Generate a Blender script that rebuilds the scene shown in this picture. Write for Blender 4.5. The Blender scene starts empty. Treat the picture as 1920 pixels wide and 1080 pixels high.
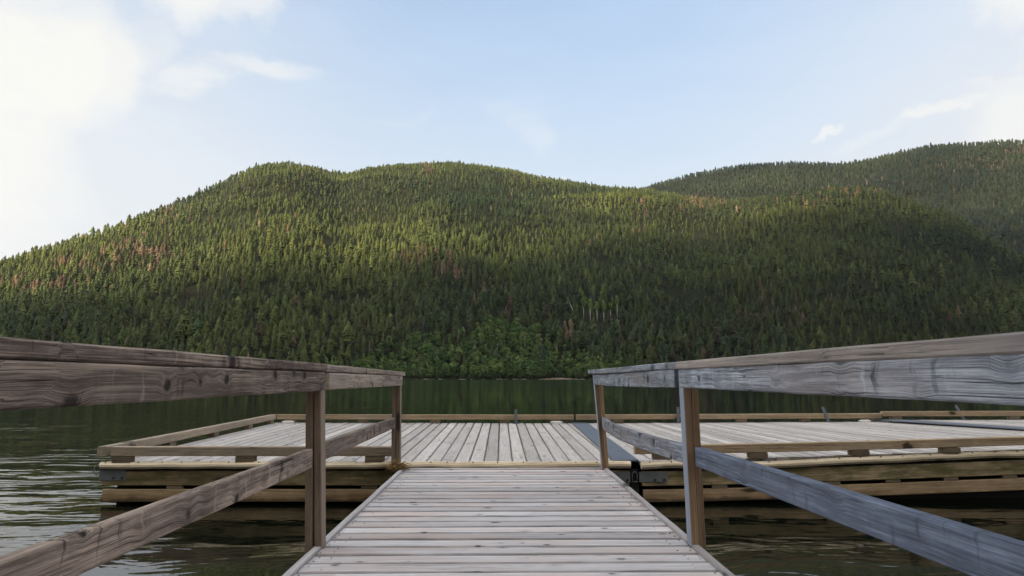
import bpy, math, random
import numpy as np
from mathutils import Vector

R = math.radians
random.seed(7)
rng = np.random.default_rng(11)
scene = bpy.context.scene
COL = scene.collection

# ------------------------------------------------------------------ camera
E = 1.19                                   # eye above the lake surface (z = 0)
cam_d = bpy.data.cameras.new('camera')
cam_d.lens = 24.0
cam_d.sensor_width = 36.0
cam_d.clip_start = 0.05
cam_d.clip_end = 20000
cam = bpy.data.objects.new('camera', cam_d)
COL.objects.link(cam)
cam.location = (0, 0, E)
cam.rotation_euler = (R(90 + 7.521), 0, R(-0.932))
scene.camera = cam

# ------------------------------------------------------------------ light
SUN_AZ = -140.0          # degrees from +Y (view axis), negative = left
SUN_EL = 13.0
scene.view_settings.view_transform = 'Standard'
scene.view_settings.look = 'None'
scene.view_settings.exposure = 1.3
scene.view_settings.gamma = 1.0
scene.render.film_transparent = False
scene.cycles.max_bounces = 6
scene.cycles.diffuse_bounces = 3
scene.cycles.glossy_bounces = 4
scene.cycles.transparent_max_bounces = 4
scene.cycles.use_denoising = True

sun_d = bpy.data.lights.new('sun', 'SUN')
sun_d.energy = 5.0
sun_d.angle = R(6.0)
sun_d.color = (1.0, 0.79, 0.46)
sun = bpy.data.objects.new('sun', sun_d)
COL.objects.link(sun)
sdir = Vector((math.sin(R(SUN_AZ)) * math.cos(R(SUN_EL)), math.cos(R(SUN_AZ)) * math.cos(R(SUN_EL)), math.sin(R(SUN_EL))))
sun.rotation_euler = sdir.to_track_quat('Z', 'Y').to_euler()
sun.location = (-60, -60, 80)


class NT:
    """small helper round a node tree"""
    def __init__(s, tree):
        s.t = tree
        tree.nodes.clear()

    def n(s, kind, **kw):
        nd = s.t.nodes.new(kind)
        for k, v in kw.items():
            setattr(nd, k, v)
        return nd

    def put(s, sock, v):
        if isinstance(v, bpy.types.NodeSocket):
            s.t.links.new(v, sock)
        elif v is not None:
            sock.default_value = v

    def math(s, op, a, b=None, c=None, clamp=False):
        nd = s.n('ShaderNodeMath', operation=op, use_clamp=clamp)
        for i, v in enumerate((a, b, c)):
            s.put(nd.inputs[i], v)
        return nd.outputs[0]

    def vmath(s, op, a, b=None):
        nd = s.n('ShaderNodeVectorMath', operation=op)
        s.put(nd.inputs[0], a)
        if b is not None:
            s.put(nd.inputs[1], b)
        return nd.outputs['Value'] if op in ('DOT_PRODUCT', 'LENGTH', 'DISTANCE') else nd.outputs[0]

    def step(s, x, lo, hi, a=0.0, b=1.0, kind='SMOOTHSTEP'):
        nd = s.n('ShaderNodeMapRange', interpolation_type=kind)
        nd.clamp = True if kind == 'LINEAR' else nd.clamp
        for i, v in enumerate((x, lo, hi, a, b)):
            s.put(nd.inputs[i], v)
        return nd.outputs[0]

    def noise(s, vec, scale, detail=3, rough=0.55, dist=0.0, out='Fac'):
        nd = s.n('ShaderNodeTexNoise')
        s.put(nd.inputs['Vector'], vec)
        nd.inputs['Scale'].default_value = scale
        nd.inputs['Detail'].default_value = detail
        nd.inputs['Roughness'].default_value = rough
        nd.inputs['Distortion'].default_value = dist
        return nd.outputs[out]

    def mul(s, vec, xyz):
        return s.vmath('MULTIPLY', vec, xyz)

    def mix(s, f, a, b, blend='MIX'):
        nd = s.n('ShaderNodeMix', data_type='RGBA', blend_type=blend)
        s.put(nd.inputs[0], f)
        for i, v in ((6, a), (7, b)):
            if isinstance(v, (tuple, list)) and len(v) == 3:
                v = (*v, 1.0)
            s.put(nd.inputs[i], v)
        return nd.outputs[2]

    def xyz(s, vec):
        nd = s.n('ShaderNodeSeparateXYZ')
        s.put(nd.inputs[0], vec)
        return nd.outputs

    def comb(s, x, y, z):
        nd = s.n('ShaderNodeCombineXYZ')
        for i, v in enumerate((x, y, z)):
            s.put(nd.inputs[i], v)
        return nd.outputs[0]

    def ramp(s, f, stops):
        nd = s.n('ShaderNodeValToRGB')
        el = nd.color_ramp.elements
        while len(el) < len(stops):
            el.new(0.5)
        for e, (p, c) in zip(el, stops):
            e.position = p
            e.color = (*c, 1.0)
        s.put(nd.inputs[0], f)
        return nd.outputs[0]


def azel(az, el):
    a, e = R(az), R(el)
    return (math.sin(a) * math.cos(e), math.cos(a) * math.cos(e), math.sin(e))


# ------------------------------------------------------------------ world: Nishita sky with thin cloud
SKY = 0.0862
world = bpy.data.worlds.new('World')
scene.world = world
world.use_nodes = True
w = NT(world.node_tree)
sky = w.n('ShaderNodeTexSky', sky_type='NISHITA')
sky.sun_disc = False
sky.sun_elevation = R(SUN_EL)
sky.sun_rotation = R(SUN_AZ)
sky.air_density = 1.0
sky.dust_density = 1.5
sky.ozone_density = 1.0
D = w.n('ShaderNodeTexCoord').outputs['Generated']
dz = w.xyz(D)
wob = w.noise(D, 7.0, 5, 0.6, out='Color')
wob = w.vmath('SUBTRACT', wob, (0.5, 0.5, 0.5))
Dw = w.vmath('NORMALIZE', w.vmath('ADD', D, w.mul(wob, (0.16, 0.16, 0.11))))


def blobs(lst):
    tot = None
    for az, el, rad, soft, amt in lst:
        dt = w.vmath('DOT_PRODUCT', Dw, azel(az, el))
        m = w.step(dt, math.cos(R(rad + soft)), math.cos(R(max(rad - soft, 0.01))), 0.0, amt)
        tot = m if tot is None else w.math('MAXIMUM', tot, m)
    return tot


# veil of high thin cloud: thicker to the horizon and to both sides
up = w.step(dz[2], 0.22, 0.52, 0.0, 1.0, 'LINEAR')
side = w.step(dz[0], -0.05, -0.62, 0.0, 1.0)
sider = w.step(dz[0], 0.15, 0.70, 0.0, 1.0)
white = w.math('MAXIMUM', w.math('MULTIPLY', side, 0.75), w.math('MULTIPLY', sider, 0.80))
wis = w.noise(w.mul(D, (3.0, 3.0, 14.0)), 1.3, 6, 0.6)
veil = w.math('ADD', w.math('ADD', w.math('MULTIPLY_ADD', up, -0.36, 0.92), w.math('MULTIPLY', white, 0.3)), w.math('MULTIPLY', w.math('SUBTRACT', wis, 0.5), 0.25), clamp=True)
veil_col = w.mix(up, (3.45, 3.75, 4.10), (2.85, 3.72, 5.0))
veil_col = w.mix(white, veil_col, (3.85, 3.95, 4.12))
cloud = blobs([(-40.5, 19.5, 6.4, 3.0, 1.0), (-35, 21.8, 3.9, 2.2, 1.0), (-32.0, 22.6, 2.4, 1.3, 0.85), (-39.5, 14.5, 5.0, 3.4, 0.9), (-34.5, 13.6, 2.4, 2.0, 0.6),
               (-38.5, 9.5, 4.0, 3.0, 0.6), (-60, 22, 18, 6, 1.0)])
puff = blobs([(-25.8, 28.7, 2.3, 1.3, 0.75), (-21.5, 29.2, 1.7, 1.2, 0.6), (-28, 24.6, 1.0, 1.0, 0.25),
              (40.5, 24.9, 2.0, 1.4, 0.8), (41.0, 21.0, 1.8, 1.4, 0.65), (39.3, 17.0, 2.4, 2.0, 0.6)])
cloud = w.math('MULTIPLY', cloud, w.step(w.noise(w.mul(D, (5, 5, 11)), 1.6, 6, 0.65), 0.28, 0.56, 0.58, 0.95))
bank = blobs([(-66.5, 18, 23.5, 2, 1.0)])      # unseen bright cloud bank added on the left to brighten the ripples
high = blobs([(-110, 30, 30, 14, 1.0), (-175, 60, 44, 14, 1.0)])      # unseen bright cloud added overhead and behind to light the foreground
# long thin wisps
az_n = w.math('MULTIPLY', w.math('ARCTAN2', w.xyz(Dw)[0], w.xyz(Dw)[1]), 57.2958)
el_n = w.math('MULTIPLY', w.math('ARCSINE', w.xyz(Dw)[2]), 57.2958)
cir = w.noise(w.mul(D, (6.0, 6.0, 42.0)), 1.0, 5, 0.62)
wisp = None
for a_, e_, sa, se, tilt, amt in ((-20.5, 24.2, 5.5, 0.9, 0.06, 0.50), (-25.5, 22.6, 3.5, 1.4, 0.1, 0.55), (2.5, 20.4, 2.2, 1.3, 0, 0.22), (26.9, 18.65, 1.5, 0.38, 0, 0.75),
                                  (34.5, 18.6, 3.0, 0.6, 0.10, 0.75), (30.0, 17.6, 3.0, 0.6, 0.12, 0.4), (38, 19.9, 3.0, 0.7, 0.1, 0.6), (5.0, 16.4, 2.0, 0.8, -0.1, 0.35), (-9, 22.0, 3, 0.5, 0.05, 0.15)):
    da = w.math('SUBTRACT', az_n, a_)
    de = w.math('SUBTRACT', w.math('SUBTRACT', el_n, e_), w.math('MULTIPLY', da, tilt))
    q = w.math('ADD', w.math('POWER', w.math('MULTIPLY', da, 1 / sa), 2.0), w.math('POWER', w.math('ABSOLUTE', w.math('MULTIPLY', de, 1 / se)), 2.0))
    m_ = w.step(q, 1.3, 0.0, 0.0, amt)
    wisp = m_ if wisp is None else w.math('MAXIMUM', wisp, m_)
wisp = w.math('MULTIPLY', wisp, w.step(cir, 0.25, 0.62, 0.25, 1.0))
c1 = w.mix(veil, sky.outputs[0], veil_col)
c2 = w.mix(w.math('MAXIMUM', puff, wisp), c1, (4.65, 4.57, 4.33))
c2 = w.mix(cloud, c2, (4.5, 4.45, 4.25))
c2 = w.mix(high, c2, (8.2, 8.0, 7.7))
c2 = w.mix(bank, c2, (22.0, 21.6, 20.8))
bg = w.n('ShaderNodeBackground')
w.put(bg.inputs[0], c2)
bg.inputs[1].default_value = SKY
wo = w.n('ShaderNodeOutputWorld')
w.put(wo.inputs[0], bg.outputs[0])


# ------------------------------------------------------------------ object helpers
def tag(o, label=None, cat=None, group=None, kind=None):
    if label:
        o['label'] = label
    if cat:
        o['category'] = cat
    if group:
        o['group'] = group
    if kind:
        o['kind'] = kind
    return o


def empty(name, loc, label, cat, group=None):
    o = bpy.data.objects.new(name, None)
    COL.objects.link(o)
    o.location = loc
    o.empty_display_size = 0.2
    return tag(o, label, cat, group)


class MB:
    """collects boards and other shapes, then links them as ONE mesh object"""
    def __init__(s):
        s.v, s.f, s.g, s.t, s.m, s.sm, s.ac = [], [], [], [], [], [], []

    def sweep(s, pts, wd, td, wdt, thk, ch=0.004, mat=0, tint=None, off=None):
        pts = [Vector(p) for p in pts]
        wd, td = Vector(wd).normalized(), Vector(td).normalized()
        a, b = wdt / 2, thk / 2
        ring = [(-a, -b + ch), (-a + ch, -b), (a - ch, -b), (a, -b + ch), (a, b - ch), (a - ch, b), (-a + ch, b), (-a, b - ch)]
        off = off or (random.uniform(0, 90), random.uniform(0, 90), random.uniform(0, 90))
        tint = random.random() if tint is None else tint
        n0, L = len(s.v), 0.0
        for i, p in enumerate(pts):
            if i:
                L += (p - pts[i - 1]).length
            for x, y in ring:
                s.v.append(p + wd * x + td * y)
                s.g.append((L + off[0], x + off[1], y + off[2]))
                s.t.append(tint)
                s.ac.append(x / a)
        flip = (pts[-1] - pts[0]).dot(wd.cross(td)) < 0
        def face(q):
            s.f.append(q[::-1] if flip else q)
            s.m.append(mat)
            s.sm.append(False)
        for i in range(len(pts) - 1):
            for k in range(8):
                k2 = (k + 1) % 8
                face([n0 + i * 8 + k, n0 + i * 8 + k2, n0 + i * 8 + 8 + k2, n0 + i * 8 + 8 + k])
        face([n0 + k for k in range(7, -1, -1)])
        face([n0 + (len(pts) - 1) * 8 + k for k in range(8)])
        return s

    def board(s, p0, p1, wd, td, wdt, thk, ch=0.004, mat=0, tint=None, n=1, wob=0.0, off=None):
        p0, p1 = Vector(p0), Vector(p1)
        wd_, td_ = Vector(wd).normalized(), Vector(td).normalized()
        pts = []
        for i in range(n + 1):
            p = p0.lerp(p1, i / n)
            if wob:
                p = p + wd_ * random.uniform(-wob, wob) + td_ * random.uniform(-wob, wob)
            pts.append(p)
        return s.sweep(pts, wd, td, wdt, thk, ch, mat, tint, off)

    def tube(s, pts, rad, n=8, mat=0, cap=True, tint=0.5):
        pts = [Vector(p) for p in pts]
        if not isinstance(rad, (list, tuple)):
            rad = [rad] * len(pts)
        n0, L = len(s.v), 0.0
        for i, p in enumerate(pts):
            if i:
                L += (p - pts[i - 1]).length
            d = (pts[min(i + 1, len(pts) - 1)] - pts[max(i - 1, 0)]).normalized()
            u = d.orthogonal().normalized() if i == 0 else (u - d * u.dot(d)).normalized()
            v = d.cross(u)
            for k in range(n):
                a = 2 * math.pi * k / n
                s.v.append(p + (u * math.cos(a) + v * math.sin(a)) * rad[i])
                s.g.append((L, math.cos(a) * rad[i], math.sin(a) * rad[i]))
                s.t.append(tint)
                s.ac.append(0.0)
        for i in range(len(pts) - 1):
            for k in range(n):
                k2 = (k + 1) % n
                s.f.append([n0 + i * n + k, n0 + i * n + k2, n0 + i * n + n + k2, n0 + i * n + n + k])
                s.m.append(mat)
                s.sm.append(True)
        if cap:
            s.f.append([n0 + k for k in range(n - 1, -1, -1)])
            s.f.append([n0 + (len(pts) - 1) * n + k for k in range(n)])
            s.m += [mat, mat]
            s.sm += [False, False]
        return s

    def tri(s, q, mat=0, tint=0.5, smooth=False):
        n0 = len(s.v)
        for p in q:
            s.v.append(Vector(p))
            s.g.append(tuple(p))
            s.t.append(tint)
            s.ac.append(0.0)
        s.f.append(list(range(n0, n0 + len(q))))
        s.m.append(mat)
        s.sm.append(smooth)
        return s

    def mesh(s, name, mats):
        me = bpy.data.meshes.new(name)
        me.from_pydata([tuple(v) for v in s.v], [], s.f)
        for m in mats:
            me.materials.append(m)
        a = me.attributes.new('grain', 'FLOAT_VECTOR', 'POINT')
        a.data.foreach_set('vector', np.array(s.g, np.float32).ravel())
        a = me.attributes.new('tint', 'FLOAT', 'POINT')
        a.data.foreach_set('value', np.array(s.t, np.float32))
        a = me.attributes.new('across', 'FLOAT', 'POINT')
        a.data.foreach_set('value', np.array(s.ac, np.float32))
        me.polygons.foreach_set('material_index', s.m)
        me.polygons.foreach_set('use_smooth', s.sm)
        me.update()
        return me

    def build(s, name, mats, parent=None, label=None):
        mats = mats if isinstance(mats, (list, tuple)) else [mats]
        o = bpy.data.objects.new(name, s.mesh(name, mats))
        COL.objects.link(o)
        if parent is not None:
            o.parent = parent
            # shapes are given in world metres: cancel the ancestors' offset
            off = Vector((0, 0, 0))
            p = parent
            while p is not None:
                off += p.location
                p = p.parent
            o.data.transform(__import__('mathutils').Matrix.Translation(-off))
        if label:
            o['label'] = label
        return o


# ------------------------------------------------------------------ materials
def new_mat(name):
    m = bpy.data.materials.new(name)
    m.use_nodes = True
    return m, NT(m.node_tree)


def wood(name, dark, mid, light, patch, patch_amt=0.5, streak=1.0, knots=0.55, rough=0.82, moss=None, wet=False, crack=0.75, bump=0.5, vary=0.22, kscale=(2.2, 6.5), marks=0.0, side=None, edge=0.0, fiss=0.35, span=0.14, cgate0=0.50):
    m, t = new_mat(name)
    g = t.n('ShaderNodeAttribute', attribute_name='grain').outputs['Vector']
    tint = t.n('ShaderNodeAttribute', attribute_name='tint').outputs['Fac']
    gx = t.xyz(g)
    kv = t.comb(t.math('MULTIPLY', gx[0], kscale[0]), t.math('MULTIPLY', t.math('ADD', gx[1], t.math('MULTIPLY', gx[2], 0.4)), kscale[1]), 0.0)
    kw = t.vmath('ADD', kv, t.mul(t.vmath('SUBTRACT', t.noise(kv, 4.0, 2, out='Color'), (0.5, 0.5, 0.5)), (0.16, 0.16, 0)))
    vo = t.n('ShaderNodeTexVoronoi', feature='F1')
    t.put(vo.inputs['Vector'], kw)
    vo.inputs['Scale'].default_value = 1.0
    d = vo.outputs['Distance']
    rnd = t.xyz(vo.outputs['Color'])
    gate = t.math('LESS_THAN', rnd[0], knots)
    size = t.math('MULTIPLY_ADD', rnd[1], 0.15, 0.10)
    kmask = t.math('MULTIPLY', gate, t.step(d, t.math('MULTIPLY', size, 1.25), t.math('MULTIPLY', size, 0.7)))
    halo = t.math('MULTIPLY', gate, t.step(d, t.math('MULTIPLY', size, 3.2), 0.0))
    # grain lines swerve round the knots
    gw = t.comb(gx[0], t.math('ADD', gx[1], t.math('MULTIPLY', halo, 0.016)), gx[2])
    n1 = t.noise(t.mul(gw, (0.75, 16.0, 16.0)), 1.0, 5, 0.7, 0.3)
    n2 = t.noise(t.mul(gw, (2.4, 120.0, 120.0)), 1.0, 5, 0.80)
    n3c = t.noise(t.mul(g, (6.0, 20.0, 20.0)), 1.0, 3, out='Color')
    n3 = t.noise(t.mul(g, (9.0, 14.0, 14.0)), 1.0, 4, 0.6)
    f = t.math('ADD', t.math('MULTIPLY', n1, 0.34), t.math('ADD', t.math('MULTIPLY', n2, 0.50 * streak), t.math('MULTIPLY', n3, 0.16)))
    f = t.step(f, 0.5 - span, 0.5 + span, 0, 1, 'LINEAR')
    col = t.ramp(f, [(0.0, dark), (0.5, mid), (1.0, light)])
    pn = t.noise(t.mul(g, (1.1, 3.0, 3.0)), 1.0, 3, 0.6)
    col = t.mix(t.math('MULTIPLY', t.step(pn, 0.42, 0.68), patch_amt), col, patch)
    col = t.mix(1.0, col, t.comb(*[t.math('MULTIPLY_ADD', tint, vary * 2, 1 - vary)] * 3), 'MULTIPLY')
    cn = t.noise(t.mul(gw, (0.9, 64.0, 64.0)), 1.0, 1, 0.5, 0.2)
    cr = t.step(t.math('ABSOLUTE', t.math('SUBTRACT', cn, 0.5)), 0.015, 0.003)
    cgate = t.step(t.noise(t.mul(g, (1.6, 5.0, 5.0)), 1.0, 2), cgate0, cgate0 + 0.1)
    cr = t.math('MULTIPLY', cr, cgate)
    # pale and dark marks across the boards, as left by rain and knots
    mk = t.noise(t.mul(t.vmath('ADD', g, t.mul(n3c, (0.05, 0, 0))), (24.0, 3.0, 3.0)), 1.0, 3, 0.55)
    mkg = t.step(t.noise(t.mul(g, (2.2, 9.0, 9.0)), 1.0, 2), 0.46, 0.62, 0.0, marks)
    col = t.mix(t.math('MULTIPLY', t.step(mk, 0.60, 0.72), t.math('MULTIPLY', mkg, 0.6)), col, tuple(min(1, c * 1.15) for c in light))
    col = t.mix(t.math('MULTIPLY', t.step(mk, 0.40, 0.32), mkg), col, tuple(c * 0.6 for c in dark))
    dk = t.math('MAXIMUM', t.math('MULTIPLY', cr, crack), t.math('MULTIPLY', kmask, 0.88))
    col = t.mix(t.math('MULTIPLY', halo, 0.45), col, tuple(c * 0.55 for c in mid))
    col = t.mix(dk, col, tuple(c * 0.18 for c in dark))
    geo = t.n('ShaderNodeNewGeometry')
    pos = geo.outputs['Position']
    fn = t.noise(t.mul(gw, (1.3, 190.0, 190.0)), 1.0, 3, 0.75, 0.3)
    fi = t.math('MULTIPLY', t.step(fn, 0.43, 0.36), t.math('MULTIPLY', t.step(n3, 0.38, 0.60), fiss))
    col = t.mix(fi, col, tuple(c * 0.35 for c in dark))
    if edge:                                     # dirt worked into the edges of the boards
        ac = t.math('ABSOLUTE', t.n('ShaderNodeAttribute', attribute_name='across').outputs['Fac'])
        ac = t.math('ADD', ac, t.math('MULTIPLY', t.math('SUBTRACT', t.noise(t.mul(g, (4.0, 9.0, 9.0)), 1.0, 3), 0.5), 0.30))
        col = t.mix(t.step(ac, 0.72, 1.02, 0.0, edge), col, tuple(c * 0.30 for c in dark))
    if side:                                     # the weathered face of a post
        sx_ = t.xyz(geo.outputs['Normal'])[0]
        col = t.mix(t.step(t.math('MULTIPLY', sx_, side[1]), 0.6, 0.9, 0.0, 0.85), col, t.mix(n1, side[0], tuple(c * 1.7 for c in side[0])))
    pz = t.xyz(pos)
    if moss:
        mo = t.noise(t.mul(pos, (1.5, 1.5, 6.0)), 1.6, 4, 0.6)
        col = t.mix(t.math('MULTIPLY', t.step(mo, 0.44, 0.62), moss[1]), col, moss[0])
    ro = rough
    if wet:
        wn = t.noise(t.mul(pos, (3.0, 3.0, 3.0)), 2.0, 4, 0.6)
        edge = t.math('ADD', pz[2], t.math('MULTIPLY', t.math('SUBTRACT', wn, 0.5), -0.10))
        wm = t.step(edge, 0.075, 0.045)
        col = t.mix(t.math('MULTIPLY', wm, 0.75), col, (0.022, 0.016, 0.009))
        rust = t.math('MULTIPLY', t.step(edge, 0.115, 0.075), t.math('SUBTRACT', 1.0, wm))
        col = t.mix(t.math('MULTIPLY', rust, 0.45), col, (0.16, 0.085, 0.03))
        ro = t.step(wm, 0, 1, rough, 0.35)
    bs = t.n('ShaderNodeBsdfPrincipled')
    t.put(bs.inputs['Base Color'], col)
    t.put(bs.inputs['Roughness'], ro)
    bs.inputs['Specular IOR Level'].default_value = 0.3
    hgt = t.math('SUBTRACT', t.math('ADD', t.math('MULTIPLY', n2, 0.5), t.math('MULTIPLY', n1, 0.4)), t.math('MULTIPLY', dk, 0.9))
    bp = t.n('ShaderNodeBump')
    bp.inputs['Strength'].default_value = bump
    bp.inputs['Distance'].default_value = 0.004
    t.put(bp.inputs['Height'], hgt)
    t.put(bs.inputs['Normal'], bp.outputs[0])
    out = t.n('ShaderNodeOutputMaterial')
    t.put(out.inputs[0], bs.outputs[0])
    return m


def plain(name, col, rough=0.6, metal=0.0, var=0.35, scale=30.0, bump=0.2, attr=None, spec=0.4):
    m, t = new_mat(name)
    pos = t.n('ShaderNodeTexCoord').outputs['Object']
    n = t.noise(pos, scale, 5, 0.65)
    if attr:
        base = t.n('ShaderNodeAttribute', attribute_name=attr).outputs['Color']
    else:
        base = (*col, 1.0)
    k = t.math('MULTIPLY_ADD', n, 2 * var, 1 - var)
    c = t.mix(1.0, base, t.comb(k, k, k), 'MULTIPLY')
    bs = t.n('ShaderNodeBsdfPrincipled')
    t.put(bs.inputs['Base Color'], c)
    bs.inputs['Roughness'].default_value = rough
    bs.inputs['Metallic'].default_value = metal
    bs.inputs['Specular IOR Level'].default_value = spec
    if bump:
        bp = t.n('ShaderNodeBump')
        bp.inputs['Strength'].default_value = bump
        bp.inputs['Distance'].default_value = 0.003
        t.put(bp.inputs['Height'], n)
        t.put(bs.inputs['Normal'], bp.outputs[0])
    out = t.n('ShaderNodeOutputMaterial')
    t.put(out.inputs[0], bs.outputs[0])
    return m


M = {}
M['deck'] = wood('weathered_deck', (0.24, 0.225, 0.225), (0.475, 0.458, 0.468), (0.68, 0.66, 0.685), (0.50, 0.405, 0.37), 0.70, 1.0, 0.25, vary=0.24, span=0.17, kscale=(9.0, 14.0), edge=0.75, fiss=0.6)
M['dock_deck'] = wood('weathered_dock_deck', (0.224, 0.201, 0.190), (0.439, 0.407, 0.391), (0.612, 0.568, 0.551), (0.388, 0.363, 0.314), 0.5, 1.0, 0.22, vary=0.24, span=0.18, kscale=(7.0, 11.0), edge=0.35, fiss=0.6)
M['trim'] = wood('weathered_trim', (0.180, 0.167, 0.168), (0.331, 0.313, 0.322), (0.432, 0.403, 0.416), (0.302, 0.264, 0.242), 0.4, 1.0, 0.3)
M['rail_brown'] = wood('weathered_brown_rail', (0.040, 0.027, 0.021), (0.136, 0.101, 0.084), (0.400, 0.313, 0.251), (0.136, 0.103, 0.086), 0.55, 1.1, 0.85, crack=0.9, kscale=(7.5, 8.0), marks=0.8, span=0.10, cgate0=0.40, fiss=0.75, bump=0.9)
M['rail_tan'] = wood('weathered_tan_rail', (0.106, 0.080, 0.062), (0.277, 0.218, 0.171), (0.518, 0.422, 0.342), (0.207, 0.176, 0.168), 0.5, 1.1, 0.85, crack=0.9, kscale=(7.5, 8.0), marks=0.8, span=0.10, cgate0=0.40, fiss=0.75, bump=0.9)
M['rail_blue'] = wood('silvered_blue_grey_rail', (0.043, 0.050, 0.064), (0.148, 0.172, 0.218), (0.406, 0.450, 0.522), (0.227, 0.195, 0.186), 0.5, 1.1, 0.85, crack=0.8, kscale=(7.5, 8.0), marks=0.8, span=0.10, cgate0=0.40, fiss=0.75, bump=0.9)
M['rail_navy'] = wood('silvered_dark_blue_grey_rail', (0.034, 0.042, 0.063), (0.084, 0.106, 0.153), (0.185, 0.225, 0.308), (0.100, 0.123, 0.173), 0.5, 1.0, 0.7, crack=0.6, kscale=(6.5, 8.0), marks=0.5, span=0.11, fiss=0.7, bump=0.9)
M['cap_grey'] = wood('grey_tan_cap', (0.162, 0.140, 0.126), (0.324, 0.288, 0.261), (0.495, 0.450, 0.414), (0.198, 0.189, 0.203), 0.6, 1.0, 0.4, kscale=(2.2, 6.0), bump=0.9)
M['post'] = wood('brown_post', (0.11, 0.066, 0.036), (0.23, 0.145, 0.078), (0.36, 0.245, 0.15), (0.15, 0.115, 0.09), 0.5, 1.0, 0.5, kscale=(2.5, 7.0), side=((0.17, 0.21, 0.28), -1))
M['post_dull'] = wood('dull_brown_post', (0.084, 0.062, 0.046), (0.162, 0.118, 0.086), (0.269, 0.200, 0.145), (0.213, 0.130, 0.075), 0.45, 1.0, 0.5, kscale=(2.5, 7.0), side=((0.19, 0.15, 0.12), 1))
M['bull'] = wood('bull_rail_wood', (0.14, 0.095, 0.055), (0.32, 0.235, 0.145), (0.47, 0.37, 0.25), (0.20, 0.17, 0.135), 0.5, 1.0, 0.5, kscale=(2.0, 7.0))
M['bull_grey'] = wood('grey_bull_rail_wood', (0.140, 0.107, 0.081), (0.302, 0.240, 0.176), (0.454, 0.367, 0.285), (0.194, 0.163, 0.133), 0.5, 1.0, 0.5, kscale=(2.0, 7.0))
M['strip'] = wood('cream_rub_strip', (0.36, 0.28, 0.18), (0.72, 0.61, 0.44), (0.85, 0.76, 0.6), (0.40, 0.32, 0.22), 0.4, 0.9, 0.6, crack=0.8, kscale=(1.8, 8.0))
M['fascia'] = wood('mossy_fascia', (0.085, 0.060, 0.032), (0.275, 0.205, 0.113), (0.561, 0.443, 0.263), (0.156, 0.119, 0.068), 0.5, 1.0, 0.5, moss=((0.075, 0.08, 0.025), 0.7), kscale=(1.6, 6.0))
M['fascia_low'] = wood('waterline_fascia', (0.154, 0.100, 0.056), (0.408, 0.289, 0.167), (0.686, 0.518, 0.329), (0.238, 0.162, 0.097), 0.5, 1.0, 0.5, wet=True, kscale=(1.6, 6.0))
M['block'] = wood('spacer_block', (0.08, 0.06, 0.04), (0.17, 0.13, 0.085), (0.28, 0.22, 0.15), (0.12, 0.10, 0.07), 0.4, 1.0, 0.2)
M['float'] = plain('dark_float', (0.012, 0.012, 0.011), 0.7)
M['steel'] = plain('galvanised_steel', (0.15, 0.16, 0.165), 0.6, 0.2, 0.4, 14.0)
M['rubber'] = plain('blue_grey_plate', (0.085, 0.10, 0.13), 0.5, 0.0, 0.45, 3.0)
M['pipe'] = plain('worn_steel_bar', (0.16, 0.18, 0.21), 0.45, 0.5, 0.4, 20.0)
M['nail'] = plain('dark_nail', (0.05, 0.04, 0.038), 0.6, 0.3)
M['white'] = plain('white_cleat_paint', (0.72, 0.71, 0.66), 0.5)
M['straw'] = plain('dry_weed', (0.26, 0.17, 0.07), 0.9, 0, 0.6, 60.0)
M['rock'] = plain('pale_shore_rock', (0.30, 0.27, 0.23), 0.9, 0, 0.5, 0.6, 0)
M['log'] = plain('bleached_driftwood', (0.36, 0.33, 0.29), 0.9, 0, 0.4, 0.8, 0)
M['sand'] = plain('sandy_bank', (0.19, 0.15, 0.10), 0.95, 0, 0.45, 0.35, 0)
M['needles'] = plain('needles', (0.05, 0.07, 0.03), 0.75, 0, 0.3, 0.5, 0, attr='hue', spec=0.15)
M['leaves'] = plain('leaves', (0.05, 0.09, 0.03), 0.7, 0, 0.3, 0.5, 0, attr='hue', spec=0.2)
M['bark'] = plain('grey_brown_bark', (0.11, 0.085, 0.07), 0.9, 0, 0.4, 1.0, 0)
M['grey_bark'] = plain('grey_dead_bark', (0.20, 0.175, 0.145), 0.9, 0, 0.4, 1.0, 0)
M['pale_bark'] = plain('pale_bark', (0.42, 0.40, 0.34), 0.85, 0, 0.3, 1.0, 0)

m, t = new_mat('forest_floor')
pos = t.n('ShaderNodeTexCoord').outputs['Object']
fn = t.noise(pos, 0.02, 6, 0.65)
colr = t.ramp(fn, [(0.3, (0.010, 0.013, 0.007)), (0.58, (0.017, 0.019, 0.010)), (0.78, (0.036, 0.027, 0.016))])
bs = t.n('ShaderNodeBsdfPrincipled')
t.put(bs.inputs['Base Color'], colr)
bs.inputs['Roughness'].default_value = 0.95
bs.inputs['Specular IOR Level'].default_value = 0.1
t.put(t.n('ShaderNodeOutputMaterial').inputs[0], bs.outputs[0])
M['floor'] = m

# lake water
m, t = new_mat('lake_water')
pos = t.n('ShaderNodeNewGeometry').outputs['Position']
px = t.xyz(pos)
warp = t.mul(t.vmath('SUBTRACT', t.noise(pos, 0.5, 2, out='Color'), (0.5, 0.5, 0.5)), (0.9, 0.9, 0))
pw = t.vmath('ADD', pos, warp)
a1 = t.noise(t.mul(pw, (0.5, 1.35, 1.0)), 2.2, 2, 0.5)
a2 = t.noise(t.mul(pw, (0.7, 1.9, 1.0)), 5.0, 2, 0.5)
a3 = t.noise(pw, 0.35, 2, 0.5)
dist = t.vmath('LENGTH', pos)
left = t.step(px[0], -1.0, -5.0, 0.30, 1.0)
calm = t.step(dist, 7.0, 40.0, 1.0, 0.10)
patch = t.step(t.noise(pos, 0.11, 3, 0.6), 0.35, 0.65, 0.45, 1.15)
amp = t.math('MULTIPLY', t.math('MULTIPLY', left, calm), patch)
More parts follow.
